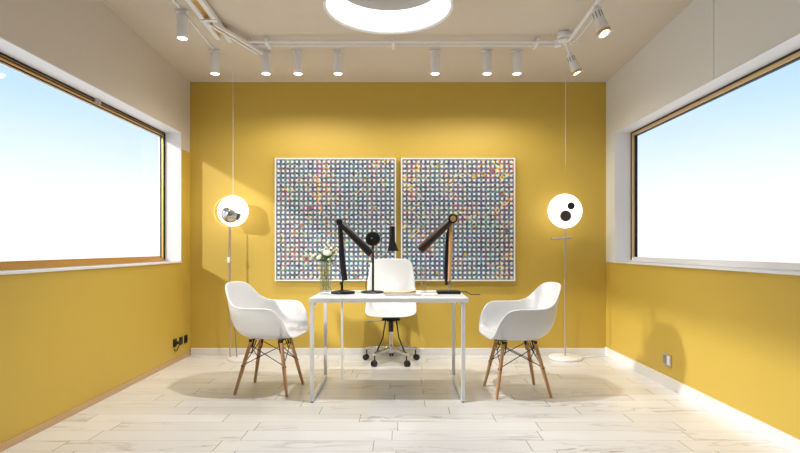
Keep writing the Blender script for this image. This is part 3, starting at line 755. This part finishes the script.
def spot(name, loc, d, energy, size, parent, rad=.03, col=(1, .92, .80)):
    ld = bpy.data.lights.new(name, 'SPOT'); ld.energy = energy; ld.spot_size = size; ld.spot_blend = .5; ld.shadow_soft_size = rad; ld.color = col
    o = bpy.data.objects.new(name, ld); C.objects.link(o); o.parent = parent
    o.location = loc; o.rotation_euler = Vector(d).to_track_quat('-Z', 'Y').to_euler()
    return o

def make_can():
    t = thing('spotlight', (0, 0, 0), 'x', 'spotlight', 'straight white cylinder spotlights on the ceiling')
    bm = nb(); lathe(bm, [(0, -.030), (.036, -.030), (.040, -.036), (.040, -.205), (.037, -.207), (.034, -.205), (.034, -.195), (0, -.195)], seg=32); part('spotlight_body', bm, M['fixture'], t)
    bm = nb(); lathe(bm, [(0, 0), (.020, 0), (.020, -.032), (0, -.032)], seg=20); box(bm, -.045, .045, -.02, .02, -.012, .004, bev=.003); part('ceiling_mount', bm, M['fixture'], t)
    bm = nb(); lathe(bm, [(0, -.1955), (.0335, -.1955), (.0335, -.203), (0, -.206)], seg=28); part('lamp_lens', bm, M['lens'], t)
    spot('spot_beam', (0, 0, -.215), (0, 0, -1), SPOT_E, math.radians(165), t)
    return t
SPOT_E = 20
CANS = [(-1.615, 3.86, 'white cylinder spotlight nearest the camera, beside the left track, above the left window corner'),
        (-1.615, 4.54, 'white cylinder spotlight under the end of the left track, nearest the left wall corner'),
        (-1.17, 4.54, 'white cylinder spotlight at the lower end of the diagonal track piece'),
        (-.891, 4.54, 'white cylinder spotlight, first one right of the diagonal track piece, under the long rail'),
        (-.541, 4.54, 'white cylinder spotlight under the long rail, just left of the ring light'),
        (.306, 4.54, 'white cylinder spotlight under the long rail, just right of the ring light'),
        (.760, 4.54, 'white cylinder spotlight under the long rail, left one of the right pair'),
        (1.022, 4.54, 'white cylinder spotlight under the long rail, right one of the right pair')]
spot('ring_beam', (0, 0, ZP-.05-ceil(RY)), (0, 0, -1), 180, math.radians(108), rg, .06, (1, .975, .94))
c0 = make_can()
CANOBJ = []
for i, (x, y, lab) in enumerate(CANS):
    o = c0 if i == 0 else copy_tree(c0)
    o.location = (x, y, ceil(y)-.004); o['label'] = lab
    CANOBJ.append(o)
for o in CANOBJ[:2]:                                # narrower beams beside the left wall
    for ch in o.children:
        if ch.type == 'LIGHT':
            ch.data = ch.data.copy(); ch.data.spot_size = math.radians(100)

def ceilrail(bm, x0, x1, y0, y1, drop, w, hgt, mi=0):
    """box rail following the slope of the ceiling from (x0,y0) to (x1,y1)"""
    a, b = Vector((x0, y0, ceil(y0)-drop)), Vector((x1, y1, ceil(y1)-drop)); d = (b-a).normalized()
    s = d.cross(Vector((0, 0, 1))).normalized()*w/2; u = Vector((0, 0, hgt/2))
    vs = [bm.verts.new(p) for p in (a-s-u, a+s-u, b+s-u, b-s-u, a-s+u, a+s+u, b+s+u, b-s+u)]
    for q in ((0,3,2,1),(4,5,6,7),(0,1,5,4),(1,2,6,5),(2,3,7,6),(3,0,4,7)): bm.faces.new([vs[i] for i in q]).material_index = mi
# left twin track running forward
t = thing('ceiling_track', (-1.44, 3.0, ceil(3.0)), 'wide white twin track running toward the camera along the left of the ceiling', 'track light rail')
for dx in (-.042, .042):
    bm = nb(); ceilrail(bm, -1.44+dx, -1.44+dx, .3, 4.27+(dx*.6), .030, .034, .036); part('track_rail', bm, M['fixture'], t, False)
bm = nb(); ceilrail(bm, -1.44, -1.44, .3, 4.20, .022, .050, .008); part('track_channel', bm, M['brass'], t, False)
for y in (1.2, 2.6, 3.9):
    bm = nb(); ceilrail(bm, -1.44, -1.44, y, y+.03, .050, .13, .010); ceilrail(bm, -1.44, -1.44, y+.005, y+.025, .008, .03, .024); part('track_clamp', bm, M['fixture'], t, False)
# thin surface rail
bm = nb(); ceilrail(bm, -1.615, -1.615, .3, 3.80, .006, .012, .016); ceilrail(bm, -1.615, -1.615, 3.92, 4.49, .006, .012, .016)
tag(part('surface_rail', bm, M['fixture'], None, False, origin=(-1.62, 2.5, ceil(2.5))), 'thin white rail on the ceiling linking the two leftmost spotlights', 'rail')
# diagonal piece
t = thing('ceiling_track', (-1.3, 4.2, ceil(4.2)), 'short white diagonal track piece leading from the left track to a spotlight', 'track light rail')
for o_ in (-.022, .022):
    bm = nb(); ceilrail(bm, -1.43+o_, -1.20+o_, 3.93, 4.46, .062, .020, .022); part('track_rail', bm, M['fixture'], t, False)
bm = nb(); ceilrail(bm, -1.43, -1.20, 3.94, 4.45, .058, .022, .006); part('track_channel', bm, M['brass'], t, False)
bm = nb(); tube(bm, [(-1.26, 4.32, ceil(4.32)-.055), (-1.26, 4.32, ceil(4.32)+.004)], .009, 10); part('drop_stem', bm, M['fixture'], t)
# long cross rail
t = thing('ceiling_track', (0, 4.33, ceil(4.33)), 'long white double rail crossing the ceiling from left to right', 'track light rail')
for y, z, r in ((4.27, 2.783, .010), (4.38, 2.795, .008)):
    bm = nb(); tube(bm, [(-1.27, y, z), (1.29, y, z)], r, 12); part('rail_tube', bm, M['fixture'], t)
for x in (-1.1, -.055, 1.13):
    bm = nb(); box(bm, x-.012, x+.012, 4.245, 4.405, 2.770, 2.808, bev=.003); tube(bm, [(x, 4.30, 2.80), (x, 4.30, ceil(4.30)+.004)], .008, 10); part('rail_clamp', bm, M['fixture'], t)
# right rail + hub
t = thing('ceiling_track', (1.34, 3.5, ceil(3.5)), 'slim white rail running toward the camera along the right of the ceiling', 'track light rail')
bm = nb(); tube(bm, [(1.345, .4, ceil(.4)-.075), (1.345, 4.12, ceil(4.12)-.10)], .014, 12); part('rail_tube', bm, M['fixture'], t)
bm = nb(); tube(bm, [(1.395, 3.6, ceil(3.6)-.12), (1.395, 4.12, ceil(4.12)-.105)], .005, 8); tube(bm, [(1.345, 3.6, ceil(3.6)-.09), (1.395, 3.6, ceil(3.6)-.12)], .005, 8); part('cable', bm, M['fixture'], t)
for y in (.8, 2.2, 3.3):
    bm = nb(); tube(bm, [(1.345, y, ceil(y)-.08), (1.345, y, ceil(y)+.004)], .007, 8); part('drop_stem', bm, M['fixture'], t)
hb = thing('track_hub', (1.33, 4.22, ceil(4.22)), 'round white junction hub where the long rail meets the right rail', 'track hub')
bm = nb(); zc = ceil(4.22); lathe(bm, [(0, zc), (.050, zc), (.055, zc-.012), (.055, zc-.035), (.045, zc-.045), (0, zc-.045)], (1.33, 4.22, 0), 32); part('hub_cap', bm, M['fixture'], hb)
bm = nb(); tube(bm, [(1.33, 4.22, zc-.045), (1.33, 4.22, zc-.075)], .020, 14); tube(bm, [(1.29, 4.27, 2.79), (1.295, 4.265, 2.745)], .030, 18); tube(bm, [(1.30, 4.25, 2.778), (1.345, 4.13, 2.748)], .020, 14); part('hub_joint', bm, M['fixture'], hb)
bm = nb(); lathe(bm, [(.028, 2.715), (.034, 2.715), (.034, 2.722), (.028, 2.722)], (1.385, 4.14, 0), 28, closed=True); tube(bm, [(1.36, 4.15, 2.72), (1.345, 4.16, 2.75)], .004, 8); part('hub_ring', bm, M['fixture'], hb)
wv = nb(); tube(wv, [(1.388, 4.14, 2.722), (1.388, 4.14, ceil(4.14))], .0016, 6); part('wire', wv, M['fixture'], hb)

def tilt_spot(top, bot, r0, r1, hang, label):
    top, bot = Vector(top), Vector(bot); d = (bot-top).normalized(); L = (bot-top).length
    t = thing('spotlight', hang, label, 'spotlight', 'tilted flared spotlights on the right rail')
    bm = nb(); tube(bm, [top, top+d*.012, top+d*.05, top+d*(L*.55), bot-d*.01, bot, bot-d*.012], [r0*.7, r0, r0, r0*1.06+(r1-r0)*.35, r1, r1*.97, r1*.85], 28); b = part('spotlight_body', bm, M['fixture'], t)
    a0 = d.orthogonal().normalized()
    bm = nb()
    for k in range(8):
        q = Matrix.Rotation(2*PI*k/8, 3, d) @ a0
        tube(bm, [top+d*.03+q*(r0*.98), top+d*(L*.42)+q*(r0*1.03)], .0045, 6)
    part('vent_slot', bm, M['grey'], b)
    bm = nb(); tube(bm, [bot-d*.013, bot-d*.002], r1*.84, 28); part('lamp_lens', bm, M['lens'], t)
    bm = nb(); tube(bm, [bot-d*.022, bot-d*.004], r1*1.02, 28); tube(bm, [bot-d*.004, bot-d*.003], r1*.97, 28, caps=False); part('lens_rim', bm, M['brass'], b)
    bm = nb(); tube(bm, [hang, top+d*.02], .009, 10); lathe(bm, [(0, .0), (.018, .0), (.018, -.014), (0, -.014)], hang, 16); part('hanger', bm, M['fixture'], t)
    o = spot('spot_beam', bot+d*.01-Vector(hang), d, SPOT_E*1.3, math.radians(70), t)
tilt_spot((1.355, 3.60, 2.745), (1.40, 3.56, 2.555), .030, .048, (1.345, 3.60, ceil(3.6)-.095), 'tilted flared white spotlight nearer the camera on the right rail')
tilt_spot((1.400, 4.30, 2.70), (1.465, 4.30, 2.535), .027, .043, (1.345, 4.24, 2.765), 'tilted flared white spotlight below the round hub, nearer the back wall')

# ------------------------------------------------------------------ light and sky
w = bpy.data.worlds.new('sky'); bpy.context.scene.world = w; w.use_nodes = True
nt = w.node_tree; bg = nt.nodes['Background']
tc = N(nt, 'ShaderNodeTexCoord'); sp = N(nt, 'ShaderNodeSeparateXYZ'); nt.links.new(tc.outputs['Generated'], sp.inputs[0])
rp = N(nt, 'ShaderNodeValToRGB'); e = rp.color_ramp.elements
e[0].position = 0; e[0].color = (1.0, 1.0, 1.0, 1); e[1].position = .08; e[1].color = (.97, .99, 1.0, 1)
for p, c in ((.17, (.72, .87, .96)), (.30, (.42, .67, .86)), (.6, (.14, .30, .55))):
    q = e.new(p); q.color = (*c, 1)
nt.links.new(sp.outputs[2], rp.inputs[0]); nt.links.new(rp.outputs[0], bg.inputs[0]); 
front = mth(nt, 'MAXIMUM', sp.outputs[1], mth(nt, 'MULTIPLY', sp.outputs[0], -1.0))
nt.links.new(mth(nt, 'MULTIPLY', mth(nt, 'ADD', .45, mth(nt, 'MULTIPLY', mth(nt, 'ADD', front, .1, True), 1.3, True), True), 1.32), bg.inputs[1])

def sun(name, d, e, ang, col):
    l = bpy.data.lights.new(name, 'SUN'); l.energy = e; l.angle = math.radians(ang); l.color = col
    o = bpy.data.objects.new(name, l); C.objects.link(o); o.location = (-6, 0, 6)
    o.rotation_euler = Vector(d).to_track_quat('-Z', 'Y').to_euler()
sun('sun', (.13, .24, -.075), 2.0, 2.5, (1, .93, .80))
sun('added_low_sun', (.92, .14, -.34), 1.9, 3.0, (1, .98, .94))  # second sun, added to brighten the right wall and cast the chair's shadow there

# ------------------------------------------------------------------ camera
cam = bpy.data.cameras.new('camera'); co = bpy.data.objects.new('camera', cam); C.objects.link(co)
co.location = (0, 0, 1.09); co.rotation_euler = (PI/2, 0, 0)
cam.sensor_width = 36; cam.lens = 36*520/800; cam.shift_y = 21.5/800; cam.clip_start = .05
S = bpy.context.scene; S.camera = co
S.view_settings.view_transform = 'Standard'; S.view_settings.look = 'None'
S.view_settings.exposure = -0.16; S.view_settings.gamma = 1; S.view_settings.use_curve_mapping = False
